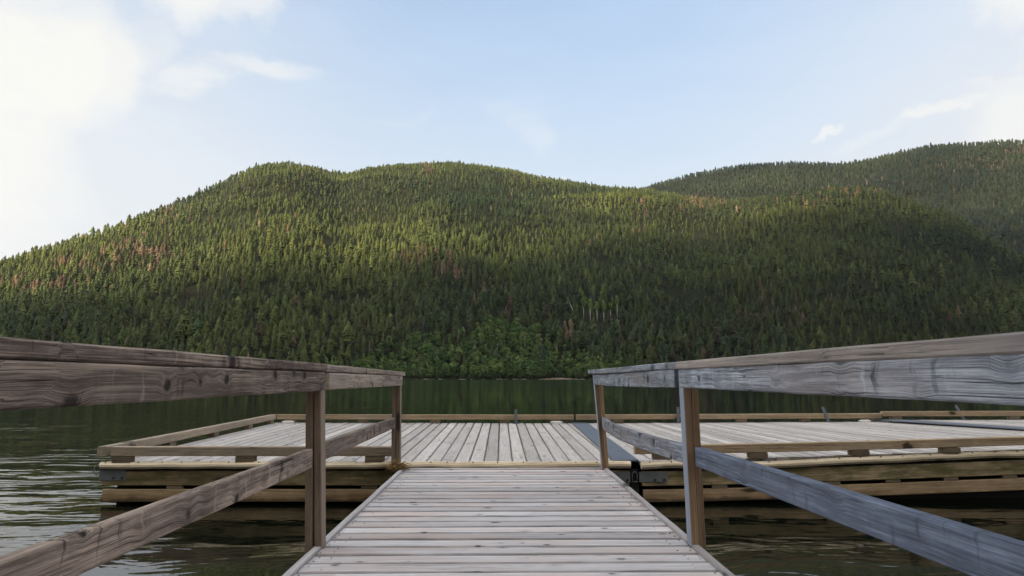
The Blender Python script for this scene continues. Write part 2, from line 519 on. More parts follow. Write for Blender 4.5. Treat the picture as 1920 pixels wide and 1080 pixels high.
hgt = t.math('ADD', t.math('MULTIPLY', a1, 0.036), t.math('ADD', t.math('MULTIPLY', a2, 0.006), t.math('MULTIPLY', a3, 0.06)))
hgt = t.math('MULTIPLY', hgt, amp)
bp = t.n('ShaderNodeBump')
bp.inputs['Strength'].default_value = 1.0
bp.inputs['Distance'].default_value = 1.0
t.put(bp.inputs['Height'], hgt)
bs = t.n('ShaderNodeBsdfPrincipled')
bs.inputs['Base Color'].default_value = (0.003, 0.005, 0.003, 1)
t.put(bs.inputs['Roughness'], t.step(dist, 10.0, 80.0, 0.025, 0.09))
bs.inputs['IOR'].default_value = 1.42
bs.inputs['Specular IOR Level'].default_value = 0.5
t.put(bs.inputs['Normal'], bp.outputs[0])
t.put(t.n('ShaderNodeOutputMaterial').inputs[0], bs.outputs[0])
M['water'] = m

# ------------------------------------------------------------------ terrain: the forested hills over the lake
def fbm(x, y, seed, octs=4):
    r = np.random.default_rng(seed)
    tab = r.random((64, 64))
    out, amp, tot = 0, 1.0, 0
    for o in range(octs):
        xi, yi = np.floor(x).astype(int), np.floor(y).astype(int)
        fx, fy = x - xi, y - yi
        fx, fy = fx * fx * (3 - 2 * fx), fy * fy * (3 - 2 * fy)
        g = lambda i, j: tab[(xi + i) % 64, (yi + j) % 64]
        out = out + amp * ((g(0, 0) * (1 - fx) + g(1, 0) * fx) * (1 - fy) + (g(0, 1) * (1 - fx) + g(1, 1) * fx) * fy)
        tot += amp
        amp *= 0.5
        x, y = x * 2.03 + 11.3, y * 2.03 + 5.7
    return out / tot - 0.5


FRONT = [(-75, 3.0), (-60, 3.4), (-48, 4.6), (-42, 5.9), (-36.33, 7.9), (-34.9, 8.6), (-33.43, 9.38), (-31.89, 10.08), (-30.29, 10.87), (-28.64, 11.83), (-26.93, 12.81), (-25.15, 13.73), (-23.31, 14.82),
         (-22.19, 15.64), (-20.64, 16.46), (-19.04, 16.99), (-17.6, 17.17), (-16.33, 17.04), (-15.26, 16.88), (-13.97, 16.64), (-12.88, 16.72), (-11.36, 17.2), (-9.14, 17.62), (-6.43, 17.79),
         (-4.15, 17.95), (-1.84, 17.78), (0.93, 17.45), (2.78, 17.0), (5.08, 16.62), (7.36, 16.22), (9.62, 15.83), (12.5, 15.57), (15.76, 14.78), (18.72, 14.31), (22.4, 14.41), (26.69, 14.69),
         (29.6, 14.17), (32.28, 12.7), (34.74, 11.35), (36.36, 9.56), (37.93, 8.25), (42, 5.8), (50, 4.4), (75, 4.0)]
FAR = [(4, 8.0), (8, 12.0), (11, 15.0), (12.52, 15.74), (14.51, 16.18), (16.26, 16.48), (18.4, 16.73), (20.49, 16.87), (22.52, 16.78), (24.5, 16.59), (26.41, 16.28), (27.9, 16.12), (29.73, 16.21),
       (31.51, 16.4), (33.23, 16.53), (35.19, 16.33), (37.06, 16.09), (38.84, 15.84), (45, 15.3), (60, 14), (75, 12)]
RIDGE = [(-75, 1500), (-45, 1450), (-36, 1500), (-28, 1750), (-18, 2100), (-9, 2250), (0, 2250), (12, 2150), (20, 2000), (27, 1900), (33, 1700), (38, 1500), (46, 1350), (75, 1500)]


def lerp_tab(tab, x):
    return np.interp(x, [a for a, _ in tab], [b for _, b in tab])


class Hill:
    def __init__(s, name, az0, az1, naz, nr, crest, start, ridge, seed, power, lift):
        s.az = np.linspace(az0, az1, naz)
        s.tt = 1.22 * np.linspace(0, 1, nr) ** 1.25
        A, T = np.meshgrid(s.az, s.tt, indexing='ij')
        r0, r1 = start(s.az), ridge(s.az)
        RR = r0[:, None] + (r1 - r0)[:, None] * T
        X, Y = RR * np.sin(np.radians(A)), RR * np.cos(np.radians(A))
        prof = np.where(T < 1, 1 - (1 - np.clip(T, 0, 1)) ** power, 1 - (T - 1) * 1.6)
        prof = prof + (fbm(X / 420, Y / 420, seed, 4) * 0.16 + fbm(X / 110, Y / 110, seed + 1, 3) * 0.035) * np.clip(T * 3, 0, 1) * np.clip((1.05 - T) * 2.0, 0.15, 1)
        prof = prof * np.clip(T / 0.035, 0, 1) ** 0.7
        targ = np.tan(np.radians(np.maximum(lerp_tab(crest, s.az) - lift(r1), 0.6)))
        Z = prof * (r1 * targ)[:, None]
        for _ in range(6):                                   # fit the skyline seen from the lake
            mx = ((Z - E) / RR).max(axis=1)
            Z = Z * (targ / mx)[:, None]
        Z[:, 0] = -1.0
        Z += np.clip(T * 300, 0, 1) * 0.6
        s.RR, s.X, s.Y, s.Z = RR, X, Y, Z
        s.EL = np.degrees(np.arctan2(Z - E, RR))
        s.run = np.maximum.accumulate(s.EL, axis=1)
        v = np.stack([X, Y, Z], -1).reshape(-1, 3)
        i = np.arange(naz * nr).reshape(naz, nr)
        f = np.stack([i[:-1, :-1], i[1:, :-1], i[1:, 1:], i[:-1, 1:]], -1).reshape(-1, 4)
        me = bpy.data.meshes.new(name)
        me.from_pydata(v.tolist(), [], f[:, ::-1].tolist())
        me.materials.append(M['floor'])
        me.polygons.foreach_set('use_smooth', [True] * len(me.polygons))
        me.update()
        s.o = bpy.data.objects.new(name, me)
        COL.objects.link(s.o)

    def sample(s, az, tt):
        fa = np.clip((az - s.az[0]) / (s.az[1] - s.az[0]), 0, len(s.az) - 1.001)
        ft = np.clip((tt / 1.22) ** 0.8 * (len(s.tt) - 1), 0, len(s.tt) - 1.001)
        ia, it = fa.astype(int), ft.astype(int)
        u, v = fa - ia, ft - it
        g = lambda q: (q[ia, it] * (1 - u) * (1 - v) + q[ia + 1, it] * u * (1 - v) + q[ia, it + 1] * (1 - u) * v + q[ia + 1, it + 1] * u * v)
        return g(s.X), g(s.Y), g(s.Z), g(s.RR), s.run[ia, np.maximum(it - 1, 0)]

    def hit(s, az, el):
        """first point of the hill met by the sight line"""
        ia = int(np.clip(round((az - s.az[0]) / (s.az[1] - s.az[0])), 0, len(s.az) - 1))
        it = int(np.argmax(s.EL[ia] >= el)) if (s.EL[ia] >= el).any() else int(np.argmax(s.EL[ia]))
        return np.array([s.X[ia, it], s.Y[ia, it], s.Z[ia, it]])


shore_r = lambda az: (640 + 14 * np.sin(az * 0.42) + 6 * np.sin(az * 1.3 + 1)) / np.cos(np.radians(np.clip(az, -68, 68)))
front = Hill('hill', -72, 72, 260, 190, FRONT, shore_r, lambda a: lerp_tab(RIDGE, a) * np.where(np.abs(a) > 45, 1 + (np.abs(a) - 45) * 0.035, 1), 5, 1.18, lambda r: np.degrees(15.0 / r))
tag(front.o, kind='structure')
far = Hill('far_hill', 4, 72, 150, 120, FAR, lambda a: 1650 + 0 * a + np.clip(a - 45, 0, 40) * 45, lambda a: 3100 + 0 * a + np.clip(a - 45, 0, 40) * 45, 9, 1.1, lambda r: np.degrees(15.0 / r))
tag(far.o, kind='structure')

# the lake bed / land sheet out to the horizon, and the water on it
mb = MB()
mb.tri([(-8000, -3500, -6), (8000, -3500, -6), (8000, 6200, -6), (-8000, 6200, -6)])
tag(mb.build('ground', M['floor']), kind='structure')
mb = MB()
mb.tri([(-2600, -700, 0), (2600, -700, 0), (2600, 2400, 0), (-2600, 2400, 0)])
tag(mb.build('water', M['water']), kind='structure')

# unseen hill added behind the camera, crest shaped to shade lake and lower slope
s2 = Vector((sdir.x, sdir.y)).normalized()
lat = Vector((-s2.y, s2.x))
nu, nv = 90, 40
vv, ff = [], []
for i in range(nu):
    l = -3200 + 6400 * i / (nu - 1)
    for j in range(nv):
        q = 60 + 2300 * j / (nv - 1)
        k = min(1.0, (q - 60) / 1250)
        vv.append((l, q, k))
vv = np.array(vv)
BLOCK_D = 1310.0
hl = np.interp(vv[:, 0], [-3200, -1129, -739, -466, -200, 30, 600, 3200], [280, 335, 570, 870, 1090, 1330, 1000, 700]) + 60 * fbm(vv[:, 0] / 300, vv[:, 0] * 0 + 3.3, 21, 4) * 2
zz = hl * np.where(vv[:, 1] < BLOCK_D, np.sin(np.clip(vv[:, 2], 0, 1) * math.pi / 2) ** 1.1, 1 - (vv[:, 1] - BLOCK_D) / 3000)
zz += 50 * fbm(vv[:, 0] / 160, vv[:, 1] / 160, 22, 4) * np.clip(vv[:, 2] * 4, 0, 1) - 1.5
P = np.stack([lat.x * vv[:, 0] + s2.x * vv[:, 1], lat.y * vv[:, 0] + s2.y * vv[:, 1], zz], -1)
i = np.arange(nu * nv).reshape(nu, nv)
f = np.stack([i[:-1, :-1], i[1:, :-1], i[1:, 1:], i[:-1, 1:]], -1).reshape(-1, 4)
me = bpy.data.meshes.new('sun_blocker_hill')
me.from_pydata(P.tolist(), [], f.tolist())
me.materials.append(M['floor'])
me.update()
o = bpy.data.objects.new('sun_blocker_hill', me)
COL.objects.link(o)
tag(o, kind='structure')

# ------------------------------------------------------------------ trees
def conifer_tpl(seed, tiers, pts, trunk, slim, full=False):
    r = np.random.default_rng(seed)
    V, F, K = [], [], []             # K: 0 foliage, 1 trunk
    def add(vs, fs, k):
        n = len(V)
        V.extend(vs)
        F.extend([[n + a for a in q] for q in fs])
        K.extend([k] * len(fs))
    if trunk:
        vs = [(0.014 * math.cos(a), 0.014 * math.sin(a), -0.04) for a in (0, 2.1, 4.2)] + [(0.004 * math.cos(a), 0.004 * math.sin(a), 0.85) for a in (0, 2.1, 4.2)]
        add(vs, [[0, 1, 4], [0, 4, 3], [1, 2, 5], [1, 5, 4], [2, 0, 3], [2, 3, 5]], 1)
    base = r.uniform(0.10, 0.24)
    for k in range(tiers):
        u = k / max(tiers - 1, 1)
        z = base + (0.97 - base) * (u ** 0.92)
        rad = slim * ((1 - u) ** 0.64 * (0.85 + 0.15 * math.sin(u * 9 + seed))) + 0.012
        if u < 0.2:
            rad *= 0.75 + u
        h = (0.97 - base) / tiers * r.uniform(1.5, 2.1)
        ph = r.uniform(0, 6.3)
        ox, oy = r.normal(0, 0.008, 2)
        vs = [(ox, oy, min(z + h, 1.0))]
        for j in range(pts * 2):
            a = ph + math.pi * j / pts + r.normal(0, 0.09)
            rr = rad * (r.uniform(0.82, 1.22) if j % 2 == 0 else r.uniform(0.38, 0.6))
            vs.append((ox + rr * math.cos(a), oy + rr * math.sin(a), z - (0.018 if j % 2 == 0 else -0.022) + r.normal(0, 0.012)))
        n = pts * 2
        add(vs, [[0, 1 + j, 1 + (j + 1) % n] for j in range(n)], 0)
    return np.array(V), np.array(F), np.array(K)


def leafy_tpl(seed, n, trunk, hgt=0.62, wid=0.36):
    """crown of many small leaf clumps spread through an uneven volume"""
    r = np.random.default_rng(seed)
    V, F, K = [], [], []
    if trunk:
        for i, a in enumerate((0, 2.1, 4.2)):
            V.append((0.022 * math.cos(a), 0.022 * math.sin(a), -0.04))
        for a in (0, 2.1, 4.2):
            V.append((0.008 * math.cos(a), 0.008 * math.sin(a), 0.7))
        F += [[0, 1, 4], [0, 4, 3], [1, 2, 5], [1, 5, 4], [2, 0, 3], [2, 3, 5]]
        K += [1] * 6
    lobes = [(r.normal(0, wid * 0.30), r.normal(0, wid * 0.30), r.uniform(1 - hgt, 0.88), r.uniform(0.10, 0.19)) for _ in range(7)] + [(0, 0, 0.9, 0.1), (0, 0, 0.6, 0.2)]
    for _ in range(n):
        lx, ly, lz, lr = lobes[r.integers(len(lobes))]
        d = r.normal(0, 1, 3)
        d /= np.linalg.norm(d)
        c = np.array([lx, ly, lz]) + d * lr * r.uniform(0.45, 1.05)
        nrm = d + r.normal(0, 0.45, 3)
        nrm /= np.linalg.norm(nrm)
        u = np.cross(nrm, [0.3, 0.2, 1.0])
        u /= np.linalg.norm(u)
        w_ = np.cross(nrm, u)
        s_ = r.uniform(0.035, 0.07) * (120 / n) ** 0.4
        k = len(V)
        for a in (0, 2.2, 4.1):
            V.append(tuple(c + (u * math.cos(a) + w_ * math.sin(a)) * s_ * r.uniform(0.8, 1.3)))
        F.append([k, k + 1, k + 2])
        K.append(0)
    return np.array(V), np.array(F), np.array(K)


def merge(name, groups, mats, kind='stuff'):
    """groups: list of (template, pos Nx3, height N, width N, rot N, hue Nx3)"""
    VS, FS, MS, HS, n0 = [], [], [], [], 0
    for (V, F, K), pos, h, wd, rot, hue in groups:
        if len(pos) == 0:
            continue
        c, s_ = np.cos(rot)[:, None], np.sin(rot)[:, None]
        x = (V[None, :, 0] * c - V[None, :, 1] * s_) * (h * wd)[:, None] + pos[:, 0:1]
        y = (V[None, :, 0] * s_ + V[None, :, 1] * c) * (h * wd)[:, None] + pos[:, 1:2]
        z = V[None, :, 2] * h[:, None] + pos[:, 2:3]
        v = np.stack([x, y, z], -1).reshape(-1, 3)
        f = (F[None] + (np.arange(len(pos)) * len(V))[:, None, None]).reshape(-1, 3) + n0
        VS.append(v)
        FS.append(f)
        MS.append(np.tile(K, len(pos)))
        HS.append(np.repeat(hue, len(V), axis=0))
        n0 += len(v)
    v, f, k, hu = np.concatenate(VS), np.concatenate(FS), np.concatenate(MS), np.concatenate(HS)
    me = bpy.data.meshes.new(name)
    me.vertices.add(len(v))
    me.vertices.foreach_set('co', v.astype(np.float32).ravel())
    me.loops.add(len(f) * 3)
    me.loops.foreach_set('vertex_index', f.astype(np.int32).ravel())
    me.polygons.add(len(f))
    me.polygons.foreach_set('loop_start', np.arange(0, len(f) * 3, 3, dtype=np.int32))
    me.polygons.foreach_set('material_index', k.astype(np.int32))
    for mt in mats:
        me.materials.append(mt)
    a = me.attributes.new('hue', 'FLOAT_COLOR', 'POINT')
    a.data.foreach_set('color', np.concatenate([hu, np.ones((len(hu), 1))], 1).astype(np.float32).ravel())
    me.update(calc_edges=True)
    o = bpy.data.objects.new(name, me)
    COL.objects.link(o)
    if kind:
        o['kind'] = kind
    return o


def cluster(az, el, lst):
    p = np.zeros_like(az)
    for a, e, sa, se, amt in lst:
        p = np.maximum(p, amt * np.exp(-((az - a) / sa) ** 2 - ((el - e) / se) ** 2))
    return p


DEAD = [(-28.2, 8.8, 2.2, 0.9, 0.55), (-31.8, 7.6, 1.6, 0.6, 0.6), (-34.2, 6.0, 1.8, 0.5, 0.6), (-26, 12.0, 1.2, 0.6, 0.4), (-24, 6.4, 1.0, 0.6, 0.25), (-7.6, 8.9, 0.9, 0.8, 0.6), (-4.4, 8.4, 1.6, 0.6, 0.6), (-5.6, 9.6, 2.6, 0.8, 0.25),
        (12.0, 13.2, 0.8, 1.3, 0.35), (17.0, 14.0, 1.6, 0.6, 0.5), (0.6, 5.2, 0.4, 0.3, 0.8), (5.8, 3.2, 0.5, 0.4, 0.9), (24.0, 4.0, 3.0, 1.3, 0.30), (38, 14.6, 3.2, 0.8, 0.22), (27, 13.6, 3.0, 0.8, 0.2), (-6.4, 17.2, 0.5, 0.4, 0.6), (-16, 5.8, 1.5, 0.5, 0.15)]
LIME = [(-9.5, 10.2, 1.4, 0.5, 0.8), (8.0, 6.4, 1.4, 0.9, 0.6), (22, 10.6, 1.5, 0.5, 0.5), (25, 8.0, 1.2, 0.4, 0.45), (-27, 10.6, 3, 0.9, 0.3), (23, 12.4, 3, 0.6, 0.35)]


def is_leafy(az, el):
    """the bright green broadleaf fringe by the shore"""
    top = np.interp(az, [-13, -11, -9, -6, -3.5, -1.0, 1.0, 3.0, 5.0, 6.5, 9.0], [0.3, 1.6, 2.6, 3.1, 2.6, 4.3, 4.3, 3.7, 1.9, 1.5, 0.3])
    return el < top + 1.1 * fbm(np.asarray(az) * 1.7 + 40, np.asarray(el) * 1.7 + 40, 61, 3)


def scatter(hill, n, az0, az1, t1, seed, cell0=6.6, cell1=None):
    r = np.random.default_rng(seed)
    az = r.uniform(az0, az1, n * 2)
    tt = r.uniform(0.003, t1, n * 2)
    x, y, z, rr, run = hill.sample(az, tt)
    keep = r.random(n * 2) < rr / rr.max() * 1.0
    az, x, y, z, rr, run, tt = [q[keep] for q in (az, x, y, z, rr, run, tt)]
    # even the spacing out: one tree per jittered cell
    cell = cell0 + 4.2 * np.clip((rr - 680) / 1400, 0, 1) if cell1 is None else cell1 + 0 * rr
    key = (np.floor(x / cell).astype(np.int64) * 100003 + np.floor(y / cell).astype(np.int64)) * 64 + np.floor(cell * 4).astype(np.int64) % 64
    _, first = np.unique(key, return_index=True)
    az, x, y, z, rr, run = [q[first] for q in (az, x, y, z, rr, run)]
    el_top = np.degrees(np.arctan2(z + 22 - E, rr))
    vis = (el_top > run - 0.1) & (fbm(x / 55, y / 55, seed + 3, 3) > -0.34 + 0.16 * r.random(len(x)))
    return [q[vis] for q in (az, x, y, z, rr)]


def hues(az, el, x, y, r):
    n = len(az)
    g1 = fbm(x / 260, y / 260, 31, 3) * 2.2
    g2 = r.normal(0, 1, n)
    m = np.clip(0.5 + 0.62 * g1 + 0.15 * g2, 0, 1)[:, None]
    hue = np.array([0.017, 0.030, 0.017]) * (1 - m) + np.array([0.078, 0.096, 0.029]) * m
    hue = hue * np.exp(r.normal(0, 0.20, n))[:, None]
    lime = r.random(n) < cluster(az, el, LIME)
    hue[lime] = np.array([0.090, 0.112, 0.034]) * np.exp(r.normal(0, 0.15, lime.sum()))[:, None]
    dead = r.random(n) < np.maximum(cluster(az, el, DEAD) * 1.15, 0.008)
    hue[dead] = (np.array([0.125, 0.080, 0.052]) * (1 - 0.6 * r.random((dead.sum(), 1))) + np.array([0.022, 0.021, 0.016])) * np.exp(r.normal(0, 0.2, dead.sum()))[:, None]
    return hue, dead


TPL_NEAR = [conifer_tpl(100 + k, 9, 7, True, random.uniform(0.13, 0.19)) for k in range(8)]
TPL_MID = [conifer_tpl(200 + k, 6, 5, False, random.uniform(0.14, 0.19)) for k in range(8)]
TPL_FAR = [conifer_tpl(300 + k, 4, 4, False, random.uniform(0.15, 0.20)) for k in range(8)]
TPL_LEAF = [leafy_tpl(400 + k, 150, True, 0.78, 0.20 + 0.02 * k) for k in range(7)]
TPL_LEAF_M = [leafy_tpl(500 + k, 70, False, 0.78, 0.26) for k in range(5)]
LEAN_ROWS = []


def view_px(p):
    q = cam_inv @ Vector(p)
    return 960 + 1280 * q.x / -q.z, 540 - 1280 * q.y / -q.z


bpy.context.view_layer.update()
cam_inv = cam.matrix_world.inverted()


def above_rails(p, h):
    """is the tree clear of the gangway rails in the photograph?"""
    xs, ys = view_px((p[0], p[1], p[2] + h * 0.75))
    if not (2 < xs < 1918):
        return False
    if xs < 757:
        return ys < 622 + 0.0984 * xs
    if xs > 1105:
        return ys < 693 - 0.0795 * (xs - 1105)
    return True


def waterline(a):
    ia = int(round((a - front.az[0]) / (front.az[1] - front.az[0])))
    j = int(np.argmax(front.Z[ia] > 0))
    z0, z1 = front.Z[ia, j - 1], front.Z[ia, j]
    return float(front.RR[ia, j - 1] + (front.RR[ia, j] - front.RR[ia, j - 1]) * (0 - z0) / (z1 - z0))


r = np.random.default_rng(77)
singles, groups_c, groups_l = [], [], []
az, x, y, z, rr = scatter(front, 170000, -46, 47, 1.04, 41)
el = np.degrees(np.arctan2(z - E, rr))
inl = is_leafy(az, el)
keep = ~inl | (r.random(len(az)) < 0.05)
keep &= ~((az > 6.2) & (az < 10.1) & (el > 3.6) & (el < 5.35) & (r.random(len(az)) < 0.88))
fr = scatter(front, 60000, -14, 10, 0.22, 44, cell1=5.6)
fe = np.degrees(np.arctan2(fr[3] - E, fr[4]))
fk = is_leafy(fr[0], fe)
leafy = np.concatenate([np.zeros(keep.sum(), bool), np.ones(fk.sum(), bool)])
az, x, y, z, rr = [np.concatenate([p[keep], q[fk]]) for p, q in zip((az, x, y, z, rr), fr)]
el = np.degrees(np.arctan2(z - E, rr))
hue, dead = hues(az, el, x, y, r)
hue *= np.interp(az, [6, 20, 34], [0.95, 0.70, 0.60])[:, None]  # tree colour darkened towards the right, painted shade for those slopes
h = np.clip(r.normal(16.5, 3.0, len(az)), 8, 26) * (1 + 0.55 * fbm(x / 120, y / 120, 8, 3)) * np.exp(r.normal(0, 0.12, len(az)))
h = h * np.interp(el, [8, 14], [1.0, 0.80])
wd = r.uniform(1.15, 2.0, len(az))
rot = r.uniform(0, 6.28, len(az))
pos = np.stack([x, y, z - 0.3], -1)
h[leafy] *= 0.66 * np.exp(r.normal(0, 0.16, leafy.sum()))
m_ = r.random((leafy.sum(), 1))
wd[leafy] *= 0.72
hue[leafy] = (np.array([0.056, 0.110, 0.038]) * (1 - m_) + np.array([0.135, 0.195, 0.052]) * m_) * np.exp(r.normal(0, 0.16, leafy.sum()))[:, None]
dead &= ~leafy
order = np.argsort(rr / h)
one_c, one_l = [], []
for i in order:
    lst = one_l if leafy[i] else one_c
    if len(lst) >= (290 if leafy[i] else 296):
        if len(one_l) >= 290 and len(one_c) >= 296:
            break
        continue
    if above_rails(pos[i], h[i]):
        lst.append(i)
taken = np.zeros(len(az), bool)
taken[one_c] = True
taken[one_l] = True
pick = r.integers(0, 8, len(az))
for k in range(8):
    for lo, hi, tpls in ((0, 950, TPL_NEAR), (950, 1450, TPL_MID), (1450, 9e9, TPL_FAR)):
        q = (~taken) & (~leafy) & (pick == k) & (rr >= lo) & (rr < hi)
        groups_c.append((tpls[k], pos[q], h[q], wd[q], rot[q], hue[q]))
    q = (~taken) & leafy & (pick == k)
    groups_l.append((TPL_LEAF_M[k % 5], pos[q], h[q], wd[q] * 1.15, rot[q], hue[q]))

# the far hill on the right
az2, x2, y2, z2, rr2 = scatter(far, 110000, 9, 47, 1.04, 43)
el2 = np.degrees(np.arctan2(z2 - E, rr2))
fl = el2 > np.interp(az2, [a for a, _ in FRONT], [e for _, e in FRONT]) - 1.0
az2, x2, y2, z2, rr2, el2 = [q[fl] for q in (az2, x2, y2, z2, rr2, el2)]
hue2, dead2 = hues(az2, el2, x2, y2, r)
hue2[~dead2] = hue2[~dead2] * np.array([0.38, 0.43, 0.78])  # shade and blue haze painted into this hill's tree colours
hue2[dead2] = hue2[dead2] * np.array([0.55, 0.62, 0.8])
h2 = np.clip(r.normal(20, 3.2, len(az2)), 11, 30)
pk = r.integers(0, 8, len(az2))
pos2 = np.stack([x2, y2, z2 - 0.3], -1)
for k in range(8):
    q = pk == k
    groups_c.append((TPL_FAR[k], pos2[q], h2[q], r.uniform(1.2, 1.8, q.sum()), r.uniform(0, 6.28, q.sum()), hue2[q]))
# low shrubs right along the waterline
for k in range(5):
    sa = np.sort(r.uniform(-42, 42, 150))
    sr = np.array([waterline(q) for q in sa]) + r.uniform(0.5, 9, len(sa))
    sp = np.stack([sr * np.sin(np.radians(sa)), sr * np.cos(np.radians(sa)), np.full(len(sa), -0.4)], -1)
    mm = r.random((len(sa), 1))
    shrub = (np.array([0.030, 0.060, 0.026]) * (1 - mm) + np.array([0.085, 0.12, 0.04]) * mm)
    groups_l.append((TPL_LEAF_M[k], sp, r.uniform(3.0, 8.5, len(sa)), r.uniform(0.9, 1.6, len(sa)), r.uniform(0, 6.28, len(sa)), shrub))
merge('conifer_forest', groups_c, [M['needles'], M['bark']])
merge('broadleaf_wood', groups_l, [M['leaves'], M['bark']])


def single(tpl, name, i, mats, cache={}):
    """one tree as an object of its own; meshes are shared per shape and shade"""
    hq = tuple(np.round(hue[i] * np.array([60, 60, 120])) / np.array([60, 60, 120]))
    key = (name, tpl, hq)
    if key not in cache:
        T = {'conifer_tree': TPL_NEAR, 'dead_conifer': TPL_NEAR, 'broadleaf_tree': TPL_LEAF}[name][tpl]
        o_ = merge(name, [(T, np.zeros((1, 3)), np.ones(1), np.ones(1), np.zeros(1), np.array([np.maximum(hq, 0.02)]))], mats, None)
        cache[key] = o_.data
        o = o_
    else:
        o = bpy.data.objects.new(name, cache[key])
        COL.objects.link(o)
    o.location = pos[i]
    o.rotation_euler = (r.normal(0, 0.02), r.normal(0, 0.02), rot[i])
    o.scale = (h[i] * wd[i], h[i] * wd[i], h[i])
    return o


for i in one_c:
    if dead[i]:
        tag(single(int(pick[i]), 'dead_conifer', i, [M['needles'], M['bark']]), 'rust brown dead conifer among the green trees low on the far slope', 'tree', 'dead conifers by the far shore')
    else:
        tag(single(int(pick[i]), 'conifer_tree', i, [M['needles'], M['bark']]), 'dark green pointed conifer low on the far slope', 'tree', 'conifers by the far shore')
for i in one_l:
    tag(single(int(pick[i]) % 7, 'broadleaf_tree', i, [M['leaves'], M['bark']]), 'bright green round broadleaf tree in the fringe at the far shore', 'tree', 'broadleaf trees by the far shore')


# pale aspens on the slope and bare trunks in the fringe
def aspen(p, hgt, label, group, crown=True, lean=(0, 0)):
    t = empty('aspen_tree' if crown else 'bare_trunk', p, label, 'tree', group)
    p = Vector(p)
    mb = MB()
    top = p + Vector((lean[0], lean[1], hgt * (0.85 if crown else 1.0)))
    mid = p.lerp(top, 0.5) + Vector((random.uniform(-.2, .2), random.uniform(-.2, .2), 0))
    mb.tube([p - Vector((0, 0, 0.5)), mid, top], [0.55, 0.45, 0.20] if crown else [0.36, 0.28, 0.10], 6)
    for _ in range(4):
        b = p.lerp(top, random.uniform(0.55, 0.95))
        a = random.uniform(0, 6.28)
        mb.tube([b, b + Vector((math.cos(a) * 1.4, math.sin(a) * 1.4, 1.1))], [0.09, 0.03], 4)
    mb.build('trunk', M['pale_bark'] if crown or lean[0] < -2 else M['grey_bark'], t)
    if crown:
        V, F, K = leafy_tpl(random.randrange(9999), 90, False, 0.36, 0.22)
        me = merge('crown', [((V, F, K), np.array([[0, 0, 0]]), np.array([hgt]), np.array([0.6]), np.zeros(1), np.array([[0.10, 0.14, 0.04]]))], [M['leaves']], None)
        me.parent = t
    return t


for k in range(15):
    a = 6.6 + 0.22 * k + random.uniform(-.08, .08)
    p = front.hit(a, 4.75 + random.uniform(-.35, .45))
    aspen(p, random.uniform(20, 27), 'thin aspen with bare pale trunk in the light stand halfway up the slope', 'pale aspens in the stand on the slope')
aspen(front.hit(6.6, 4.6), 24, 'bare white trunk leaning far over beside the pale aspen stand', None, False, (-9, 0))
for k, (a, e) in enumerate([(-9.8, 2.4), (-7.9, 1.1), (-6.6, 3.0), (-5.2, 0.7), (-3.6, 2.2), (-2.2, 0.9), (-0.4, 1.6), (0.3, 1.5), (0.9, 0.5), (1.7, 2.3), (2.9, 1.4), (4.1, 0.6), (-11.0, 1.2), (5.0, 1.3), (-8.6, 3.4), (6.0, 2.4)]):
    aspen(front.hit(a, e), random.uniform(15, 21), 'bare grey dead trunk standing in the broadleaf fringe at the far shore', 'bare dead trunks at the far shore', False, (random.uniform(-1, 1), 0))
aspen(front.hit(-6.1, 0.15), 12, 'pale dead trunk leaning out at the waterline of the far shore', None, False, (-3.4, -1))

# stones along the far waterline
OCT = (np.array([(1, 0, 0), (0, 1, 0), (-1, 0, 0), (0, -1, 0), (0, 0, 0.7), (0, 0, -0.7)], float) * 0.5, np.array([(0, 1, 4), (1, 2, 4), (2, 3, 4), (3, 0, 4), (1, 0, 5), (2, 1, 5), (3, 2, 5), (0, 3, 5)]), np.zeros(8, int))
sa = r.uniform(-40, 42, 420)
sr = np.array([waterline(q) for q in sa]) + r.normal(-0.2, 0.5, len(sa))
sp = np.stack([sr * np.sin(np.radians(sa)), sr * np.cos(np.radians(sa)), r.uniform(-0.1, 0.25, len(sa))], -1)
merge('shore_stones', [(OCT, sp, r.uniform(0.3, 1.3, len(sa)), r.uniform(1.0, 2.2, len(sa)), r.uniform(0, 6.28, len(sa)), np.array([[0.20, 0.18, 0.15]]) * np.exp(r.normal(0, 0.5, (len(sa), 1))))], [M['needles']])

# driftwood and a sandy bank on the far waterline
for k, (a, ln) in enumerate([(-6.2, 5), (-5.0, 3), (-3.1, 9), (-1.6, 4), (-0.2, 8), (1.2, 6), (2.0, 3), (5.6, 7), (6.8, 4), (-9.0, 4)]):
    rs = waterline(a) - 0.3
    c = Vector((rs * math.sin(R(a)), rs * math.cos(R(a)), 0.15))
    d = Vector((math.cos(R(a + random.uniform(-12, 12))), random.uniform(-.15, .15), random.uniform(-.02, .02)))
    mb = MB().tube([c - d * ln / 2, c, c + d * ln / 2], [0.32, 0.28, 0.15], 7)
    tag(mb.build('driftwood_log', M['log']), 'pale driftwood log lying along the waterline of the far shore', 'log', 'driftwood on the far waterline')
mb = MB()
n = 40
prev = None
for k in range(n + 1):
    a = 3.2 + 3.4 * k / n
    rs = waterline(a)
    hh = 1.2 * math.sin(math.pi * k / n) ** 1.5 * (0.8 + 0.4 * random.random())
    row = [((rs - 3.5) * math.sin(R(a)), (rs - 3.5) * math.cos(R(a)), -0.3), ((rs - 1) * math.sin(R(a)), (rs - 1) * math.cos(R(a)), 0.25 + hh * 0.4), ((rs + 6) * math.sin(R(a)), (rs + 6) * math.cos(R(a)), hh + 0.5)]
    if prev:
        for q in range(2):
            mb.tri([prev[q], row[q], row[q + 1], prev[q + 1]])
    prev = row
tag(mb.build('shore_bank', M['sand']), kind='structure')

